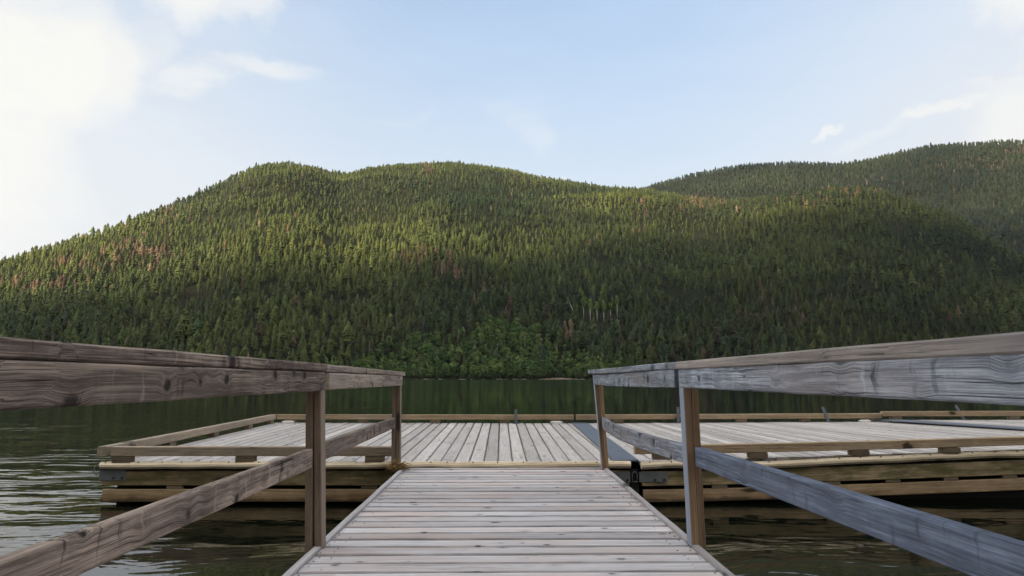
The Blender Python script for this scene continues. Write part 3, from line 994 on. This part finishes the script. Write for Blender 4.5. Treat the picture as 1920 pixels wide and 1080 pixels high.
# ------------------------------------------------------------------ the gangway
X_, Y_, Z_ = Vector((1, 0, 0)), Vector((0, 1, 0)), Vector((0, 0, 1))
GZ = 0.35                                  # top of the gangway deck
gw = empty('gangway', (0, 1.5, GZ), 'weathered plank gangway with two timber handrails leading out to the floating docks', 'gangway')
mb = MB()
yy = -3.3
while yy < 6.50:
    bw = 0.139 + random.uniform(-0.002, 0.002)
    zt = GZ - 0.019 + random.uniform(-0.002, 0.002)
    mb.board((-0.885, yy + bw / 2, zt), (0.955, yy + bw / 2 + random.uniform(-.003, .003), zt + random.uniform(-.002, .002)), Y_, Z_, bw, 0.038, 0.013, n=6, wob=0.0012)
    for sx in (-0.865, -0.80, 0.87, 0.935):
        for q in (0.28, 0.72):
            if random.random() < 0.55:
                cx, cy = sx + random.uniform(-.012, .012), yy + bw * q + random.uniform(-.01, .01)
                mb.tube([(cx, cy, zt + 0.015), (cx, cy, zt + 0.0205)], 0.0045, 6, 1)
    yy += bw + (0.014 if not 3.45 < yy < 3.62 else 0.016)
mb.build('deck', [M['deck'], M['nail']], gw)
for xs in (-0.905, 0.975):
    for y0, y1 in ((-3.3, 0.62), (0.725, 3.525), (3.63, 6.46)):
        MB().board((xs, y0, GZ - 0.006), (xs, y1, GZ - 0.006), X_, Z_, 0.038, 0.042, 0.004, n=8, wob=0.0015).build('side_trim', M['trim'], gw)
    s = -1 if xs < 0 else 1
    MB().board((xs + s * 0.002, -3.3, GZ - 0.14), (xs + s * 0.002, 6.45, GZ - 0.14), X_, Z_, 0.040, 0.19, 0.004).build('stringer', M['rail_brown'], gw)
MB().board((-0.885, 6.555, GZ - 0.012), (0.955, 6.56, GZ - 0.012), Y_, Z_, 0.085, 0.03, 0.004, n=8, wob=0.002).build('end_board', M['deck'], gw)


def post(x_top, x_bot, y0, z0, z1, mat, label=None):
    c = (Vector((x_bot, y0 + 0.045, z0)), Vector((x_top, y0 + 0.045, z1)))
    return MB().board(c[0], c[1], X_, Y_, 0.037, 0.089, 0.004, n=4, wob=0.0006).build('post', mat, gw, label)


# inner and outer halves of each post pair: (x top, x bottom, y)
for (yt, li_t, li_b, ri_t, ri_b, cl, cr) in ((-2.1, -0.92, -0.905, 0.95, 0.974, .07, .08), (0.63, -0.92, -0.905, 0.95, 0.974, .07, .08), (3.53, -0.938, -0.903, 0.955, 0.974, .033, .046), (6.45, -0.957, -0.945, 0.892, 0.958, .020, .040)):
    post(li_t, li_b, yt, GZ + 0.003, E + cl - 0.002, M['post_dull'])
    post(li_t - 0.040, li_b - 0.040, yt + 0.003, GZ - 0.25, E + cl - 0.004, M['post_dull'])
    post(ri_t, ri_b, yt, GZ + 0.003, E + cr - 0.002, M['post'])
    post(ri_t + 0.040, ri_b + 0.040, yt + 0.003, GZ - 0.25, E + cr - 0.004, M['post'])


def rail(name, pts, wdt, thk, mat, label=None, vert=True, ch=0.005):
    if vert:
        return MB().sweep(pts, Z_, X_, wdt, thk, ch).build(name, mat, gw, label)
    return MB().sweep(pts, X_, Z_, wdt, thk, ch).build(name, mat, gw, label)


def line(p0, p1, n=10, bow=(0, 0, 0), jit=0.0012):
    p0, p1, b = Vector(p0), Vector(p1), Vector(bow)
    out = []
    for i in range(n + 1):
        u = i / n
        out.append(p0.lerp(p1, u) + b * (4 * u * (1 - u)) + Vector((random.uniform(-jit, jit), 0, random.uniform(-jit, jit))))
    return out


# left handrail: cap, board under it, lower rail
rail('cap_rail', line((-0.958, -2.2, E + 0.060), (-0.972, 3.575, E + 0.053), 24), 0.139, 0.039, M['rail_brown'], 'grey brown cap board', False)
rail('cap_rail', line((-0.972, 3.579, E + 0.053), (-0.985, 6.60, E + 0.040), 12), 0.139, 0.038, M['rail_tan'], 'tan cap board', False)
rail('rail_board', line((-0.900, -2.2, E - 0.007), (-0.914, 3.526, E - 0.017), 24), 0.091, 0.038, M['rail_brown'], 'grey brown cracked board under the cap')
rail('rail_board', line((-0.916, 3.624, E - 0.017), (-0.937, 6.446, E - 0.024), 10), 0.088, 0.038, M['rail_tan'], 'tan board under the cap')
rail('lower_rail', line((-0.949, -2.2, E - 0.372), (-0.957, 3.500, E - 0.397), 24), 0.092, 0.038, M['rail_brown'])
rail('lower_rail', line((-0.935, 3.626, E - 0.378), (-0.995, 6.446, E - 0.411), 10), 0.092, 0.038, M['rail_brown'])
# right handrail
rail('cap_rail', line((0.967, -2.2, E + 0.055), (0.985, 3.575, E + 0.066), 24), 0.139, 0.039, M['cap_grey'], 'pale tan grey cap board', False)
rail('cap_rail', line((0.985, 3.579, E + 0.066), (0.908, 6.60, E + 0.060), 12, (-0.030, 0, -0.004)), 0.139, 0.038, M['rail_blue'], 'blue grey bowed cap board', False)
rail('rail_board', line((0.918, -2.2, E - 0.003), (0.938, 3.526, E - 0.002), 24), 0.091, 0.038, M['rail_blue'], 'blue grey knotty board under the cap')
rail('rail_board', line((0.935, 3.624, E - 0.002), (0.890, 6.446, E - 0.012), 12, (-0.030, 0, -0.006)), 0.095, 0.038, M['rail_blue'], 'blue grey bowed board under the cap')
rail('lower_rail', line((0.975, -2.2, E - 0.300), (0.999, 3.500, E - 0.392), 24), 0.095, 0.040, M['rail_navy'], 'dark blue grey lower rail')
rail('lower_rail', line((0.968, 3.626, E - 0.390), (0.960, 6.446, E - 0.405), 14, (-0.085, 0, 0)), 0.095, 0.038, M['rail_blue'], 'blue grey lower rail bowed inward')

# tuft of dry weed caught on the far left post
mb = MB()
for _ in range(170):
    a, l = random.uniform(0, 6.28), random.uniform(0.03, 0.10)
    c = Vector((-0.955 + random.gauss(0, 0.045), 6.41 + random.gauss(0, 0.03), GZ + 0.012 + abs(random.gauss(0, 0.03))))
    d = Vector((math.cos(a), math.sin(a), random.uniform(-.7, .5))).normalized() * l
    mb.tube([c - d / 2, c + Vector((0, 0, random.uniform(0, .015))), c + d / 2], [0.0025, 0.004, 0.002], 4)
tag(mb.build('dry_weed_clump', M['straw']), 'clump of dry brown weed caught at the foot of the far left gangway post', 'weed')

# ------------------------------------------------------------------ the floating docks
DZ = E - 0.80


def quad(c, u, v):
    fl, fr, bl, br = [Vector(q) for q in c]
    return fl.lerp(fr, u).lerp(bl.lerp(br, u), v)


def dock(label, c, n, mat_rail, skip_edge=()):
    d = empty('floating_dock', quad(c, 0.5, 0.5), label, 'dock', 'floating dock sections')
    mb = MB()
    g = 0.0055
    for k in range(n):
        u = (k + 0.5) / n
        p0, p1 = quad(c, u, 0), quad(c, u, 1)
        wdt = (quad(c, (k + 1) / n, 0) - quad(c, k / n, 0)).length - g
        zz_ = random.uniform(-.0025, .0025) - 0.019
        sk = (p1 - p0).normalized()
        mb.board(p0 + Vector((0, random.uniform(-.006, .006), zz_)), p1 + Vector((0, 0, zz_)), sk.cross(Z_), Z_, wdt, 0.038, 0.007, n=8, wob=0.0012)
    mb.build('deck', M['dock_deck'], d)
    # dark float and joists under the planks
    mb = MB()
    fl, fr, bl, br = [Vector(q) for q in c]
    dn = Vector((0, 0, -1))
    ins = 0.09
    T = [fl + Vector((ins, ins, -.05)), fr + Vector((-ins, ins, -.05)), br + Vector((-ins, -ins, -.05)), bl + Vector((ins, -ins, -.05))]
    B = [Vector((q.x, q.y, -0.35)) for q in T]
    mb.tri(T)
    for k in range(4):
        mb.tri([T[k], B[k], B[(k + 1) % 4], T[(k + 1) % 4]])
    mb.build('float', M['float'], d)
    return d


def bull(d, p0, p1, mat, blocks, size=(0.088, 0.088), blk=0.058, wdir=None, n=10, label=None):
    """a rail on blocks; p0, p1 = centre line of the rail top; blocks = positions along it in metres"""
    p0, p1 = Vector(p0), Vector(p1)
    ax = (p1 - p0).normalized()
    side = ax.cross(Z_).normalized()
    dn = Z_ * (size[1] / 2)
    o = MB().board(p0 - dn, p1 - dn, side, Z_, size[0], size[1], 0.006, n=n, wob=0.0015).build('bull_rail', mat, d, label)
    L = (p1 - p0).length
    for b in blocks:
        q = p0 + ax * b - Z_ * (size[1] + blk / 2 + 0.001)
        MB().board(q - ax * 0.088, q + ax * 0.088, side, Z_, size[0] * 0.96, blk - 0.002, 0.003).build('rail_block', M['block'], o)
    return o


# section A, straight ahead and to the left
A = [(-3.80, 6.775, DZ), (1.235, 6.70, DZ), (-4.08, 12.66, DZ), (1.33, 12.42, DZ)]
dA = dock('long left dock section with its corner out in the open water', A, 36, M['bull_grey'])
ft = E - 0.648
bull(dA, (-3.70, 6.735, ft), (-1.00, 6.70, ft), M['bull_grey'], (0.10, 1.27, 2.50))
bull(dA, (-3.785, 6.69, ft + 0.002), (-4.07, 12.50, ft + 0.004), M['bull_grey'], (0.35, 1.5, 2.9, 4.4, 5.6))
bull(dA, (-4.02, 12.56, ft), (1.30, 12.36, ft), M['bull'], (0.25, 1.55, 2.85, 4.1, 5.0))


def skirt(d, x0, x1, y0, y1, zz, spacers, strip_pts=None, mats=('strip', 'fascia', 'fascia_low'), lab=None):
    """front of a float: rub strip, upper and lower boards, spacers. zz(x) = lift of the float at x"""
    n = 24
    P = lambda x, dz, dy=0.0: Vector((x, y0 + (y1 - y0) * (x - x0) / (x1 - x0) + dy, E + dz + zz(x)))
    pts = [P(x0 + (x1 - x0) * i / n, -0.822, -0.035) + Vector((0, random.uniform(-.008, .008), random.uniform(-.006, .006) + (strip_pts(x0 + (x1 - x0) * i / n) if strip_pts else 0))) for i in range(n + 1)]
    mb = MB().sweep(pts, Z_, Y_, 0.064, 0.075, 0.022)
    for k in range(int((x1 - x0) / 0.23)):
        xx = x0 + 0.1 + k * 0.23 + random.uniform(-.05, .05)
        if xx > x1 - .05:
            break
        q = P(xx, -0.795, -0.052)
        q.z += strip_pts(xx) if strip_pts else 0
        mb.tube([q, q + Vector((0, -0.006, 0.006))], 0.006, 6, 1)
    mb.build('rub_strip', [M[mats[0]], M['nail']], d)
    MB().sweep([P(x0 + 0.01 + (x1 - x0 - 0.02) * i / n, -0.945) for i in range(n + 1)], Z_, Y_, 0.134, 0.04, 0.005).build('upper_fascia', M[mats[1]], d)
    MB().sweep([P(x0 + 0.02 + (x1 - x0 - 0.04) * i / n, -1.106, 0.004) for i in range(n + 1)], Z_, Y_, 0.116, 0.04, 0.006).build('lower_fascia', M[mats[2]], d)
    for xx in spacers:
        MB().board(P(xx - 0.075, -1.030, 0.004), P(xx + 0.075, -1.030, 0.004), Z_, Y_, 0.032, 0.036, 0.002).build('spacer_block', M['block'], d)
    return P


PA = skirt(dA, -3.80, 1.235, 6.755, 6.68, lambda x: 0.0, (-3.1, -1.25, -0.2, 0.6))


def bracket(d, x0, x1, z0, z1, y, wrap=None, holes=2):
    mb = MB()
    mb.board((x0, y, (z0 + z1) / 2), (x1, y, (z0 + z1) / 2), Z_, Y_, z1 - z0, 0.006, 0.001)
    if wrap is not None:
        mb.board((wrap, y - 0.002, (z0 + z1) / 2 + 0.03), (wrap, y + 0.30, (z0 + z1) / 2 + 0.03), Z_, X_, z1 - z0 + 0.06, 0.006, 0.001)
    o = mb.build('corner_bracket', M['steel'], d)
    mb = MB()
    for k in range(holes):
        xx = x0 + (x1 - x0) * (0.55 + 0.33 * k)
        mb.tube([(xx, y - 0.003, z0 + 0.025), (xx, y - 0.016, z0 + 0.025)], 0.011, 6)
    mb.build('bolt', M['nail'], o)


bracket(dA, -3.81, -3.565, E - 0.965, E - 0.868, 6.728, -3.812)
bracket(dA, 1.00, 1.232, E - 0.985, E - 0.885, 6.655)
# mooring ring on the outer corner bracket
mb = MB()
cx, cz = -3.842, E - 0.865
mb.tube([(cx + 0.030 * math.cos(a * 0.524), 6.74 + 0.012 * math.sin(a * 0.524), cz + 0.042 * math.sin(a * 0.524)) for a in range(13)], 0.007, 6)
tag(mb.build('mooring_ring', M['steel']), 'small steel ring hanging on the outer corner of the left dock', 'ring')

# section B, to the right
lift = lambda x: 0.085 * max(0.0, (x - 1.6) / 3.64) ** 1.35
B = [(1.335, 6.70, DZ), (7.46, 7.05, DZ + 0.14), (1.50, 12.40, DZ), (6.93, 12.36, DZ + 0.025)]
dB = dock('middle dock section right of the gangway, its front edge lifting out of the water', B, 41, M['bull'])
fb = E - 0.645
pts = [Vector((x, 6.70 + 0.035 * (x - 1.3), fb + 0.001 + 0.8 * lift(x) + 0.004)) for x in np.linspace(1.285, 7.35, 20)]
o = MB().sweep([p - Z_ * 0.041 for p in pts], Y_, Z_, 0.088, 0.082, 0.006).build('bull_rail', M['bull'], dB)
for xb in (1.55, 2.49, 3.50, 4.42, 5.35, 6.3, 7.1):
    q = Vector((xb, 6.70 + 0.035 * (xb - 1.3), fb - 0.082 - 0.027 + 0.8 * lift(xb) + 0.004))
    MB().board(q - X_ * 0.088, q + X_ * 0.088, Y_, Z_, 0.085, 0.052, 0.003).build('rail_block', M['block'], o)
bull(dB, (1.345, 12.36, fb), (6.80, 12.31, fb + 0.02), M['bull'], (0.75, 2.1, 2.95, 4.1, 5.25))
wave = lambda x: 0.012 * math.sin((x - 1.2) * 2.2) - 0.016 * math.exp(-((x - 2.6) / 0.5) ** 2) + 0.018 * math.exp(-((x - 3.4) / 0.5) ** 2)
skirt(dB, 1.335, 7.40, 6.675, 6.98, lambda x: 0.9 * lift(x) - 0.006, (2.1, 3.22, 3.83, 4.42, 5.03, 5.9), wave)
bracket(dB, 1.318, 1.59, E - 0.982, E - 0.886, 6.650)

# section C, beyond the second joint
C_ = [(7.56, 7.05, DZ + 0.14), (12.6, 7.5, DZ + 0.14), (7.02, 12.36, DZ + 0.055), (12.2, 12.2, DZ + 0.07)]
dC = dock('farthest right dock section past the second joint cover', C_, 35, M['bull'])
bull(dC, (6.83, 12.33, E - 0.590), (12.1, 12.2, E - 0.575), M['bull'], (0.25, 2.35, 4.1))
skirt(dC, 7.56, 12.5, 7.02, 7.45, lambda x: 0.13, (8.4, 10.0, 11.6))

# joint covers
for (name_l, q) in (('blue grey plate covering the joint between the left and middle docks', [(1.093, 6.72, DZ + .004), (1.331, 6.70, DZ + .004), (1.265, 12.30, DZ + .004), (1.545, 12.30, DZ + .004)]),
                    ('blue grey plate covering the joint at the farthest right dock', [(7.28, 7.05, DZ + .150), (7.62, 7.07, DZ + .150), (6.66, 12.22, DZ + .058), (7.12, 12.22, DZ + .062)])):
    mb = MB()
    n = 14
    for i in range(n):
        v0, v1 = i / n, (i + 1) / n
        a, b, c2_, d2_ = quad(q, 0, v0), quad(q, 1, v0), quad(q, 1, v1), quad(q, 0, v1)
        up = Z_ * 0.012
        mb.tri([a + up, b + up, c2_ + up, d2_ + up])
        mb.tri([a, a + up, d2_ + up, d2_])
        mb.tri([b + up, b, c2_, c2_ + up])
        mb.tri([a, d2_, c2_, b])
        if i == 0:
            mb.tri([a, b, b + up, a + up])
        if i == n - 1:
            mb.tri([d2_, d2_ + up, c2_ + up, c2_])
    tag(mb.build('joint_cover', M['rubber']), name_l, 'cover plate', 'dock joint covers')

# shackle between sections A and B
mb = MB()
cx, cy, cz = 1.277, 6.66, E - 0.925
mb.tube([(cx - 0.022, cy, cz - 0.05), (cx - 0.024, cy, cz + 0.01), (cx - 0.014, cy, cz + 0.035), (cx, cy, cz + 0.040), (cx + 0.014, cy, cz + 0.035), (cx + 0.024, cy, cz + 0.01), (cx + 0.022, cy, cz - 0.05)], 0.0045, 6)
mb.tube([(cx - 0.03, cy, cz - 0.052), (cx + 0.03, cy, cz - 0.052)], 0.005, 6)
tag(mb.build('shackle', M['steel']), 'steel shackle in the gap between the left and middle docks', 'shackle')
# dark block filling the gap, standing in for its shade
MB().board((1.284, 6.72, E - 0.87), (1.284, 6.72, -0.2), X_, Y_, 0.08, 0.05, 0.004).build('gap_shade_block', M['float'], dA)

# steel bars standing at the back rails
for (x0, x1, lab, hh, bz) in ((0.265, 0.265, 'short steel bar upright at the back rail straight ahead of the gangway', 0.25, 0.0),
                              (3.145, 3.154, 'short steel bar seen behind the near right gangway post', 0.29, 0.0),
                              (5.835, 5.745, 'steel bar leaning left at the end of the middle dock back rail', 0.27, 0.02),
                              (8.275, 8.155, 'steel bar leaning left at the back rail of the farthest right dock', 0.25, 0.06)):
    mb = MB()
    p0, p1 = Vector((x0, 12.26, DZ + bz)), Vector((x1, 12.28, DZ + bz + hh))
    ax = (p1 - p0).normalized()
    mb.board(p0, p1, X_ - ax * ax.x, Y_, 0.042, 0.012, 0.002)
    mb.board(p0 + X_ * 0.024 + Y_ * .012, p1 + X_ * 0.024 + Y_ * .012, Y_, X_ - ax * ax.x, 0.036, 0.010, 0.002)
    mb.board(p0 + Vector((-0.05, 0, 0.005)), p0 + Vector((0.07, 0, 0.005)), Y_, Z_, 0.07, 0.009, 0.001)
    tag(mb.build('steel_bar', M['pipe']), lab, 'steel bar', 'steel bars at the back rails')


def cleat(d, x, y, z):
    mb = MB()
    mb.tube([(x - 0.11, y, z + 0.024), (x - 0.06, y, z + 0.032), (x + 0.06, y, z + 0.032), (x + 0.11, y, z + 0.024)], [0.012, 0.018, 0.018, 0.012], 8)
    mb.board((x - 0.07, y, z + 0.01), (x + 0.07, y, z + 0.01), Y_, Z_, 0.05, 0.02, 0.004)
    mb.build('cleat', M['white'], d)


cleat(dA, -3.78, 12.40, DZ)
cleat(dA, 0.98, 12.22, DZ)
cleat(dB, 6.44, 12.18, DZ + 0.02)

# the near bank the gangway comes from (behind the photographer)
mb = MB()
for a in range(-30, 30):
    x0, x1 = a * 4.0, (a + 1) * 4.0
    f_ = lambda x: -3.6 - 0.9 * math.sin(x * 0.21) - 0.02 * abs(x)
    rows = [(0.0, -0.6), (-1.2, 0.25), (-5, 1.2), (-30, 4.0), (-90, 16)]
    for (d0, z0), (d1, z1) in zip(rows[:-1], rows[1:]):
        mb.tri([(x0, f_(x0) + d0, z0), (x0, f_(x0) + d1, z1), (x1, f_(x1) + d1, z1), (x1, f_(x1) + d0, z0)])
tag(mb.build('shore', M['sand']), kind='structure')

# ------------------------------------------------------------------ thin evening haze over the lake
m, t = new_mat('haze_air')
pv = t.n('ShaderNodeVolumePrincipled')
pv.inputs['Color'].default_value = (0.80, 0.88, 1.0, 1)
pv.inputs['Density'].default_value = 0.000014
pv.inputs['Anisotropy'].default_value = 0.2
t.put(t.n('ShaderNodeOutputMaterial').inputs['Volume'], pv.outputs[0])
mb = MB()
lo, hi = (-8500, -3800, -7), (8500, 6500, 1650)
cn = [(x, y, z) for x in (lo[0], hi[0]) for y in (lo[1], hi[1]) for z in (lo[2], hi[2])]
me = bpy.data.meshes.new('haze')
me.from_pydata(cn, [], [(0, 1, 3, 2), (4, 6, 7, 5), (0, 4, 5, 1), (2, 3, 7, 6), (0, 2, 6, 4), (1, 5, 7, 3)])
me.materials.append(m)
o = bpy.data.objects.new('haze', me)
COL.objects.link(o)
tag(o, kind='stuff')
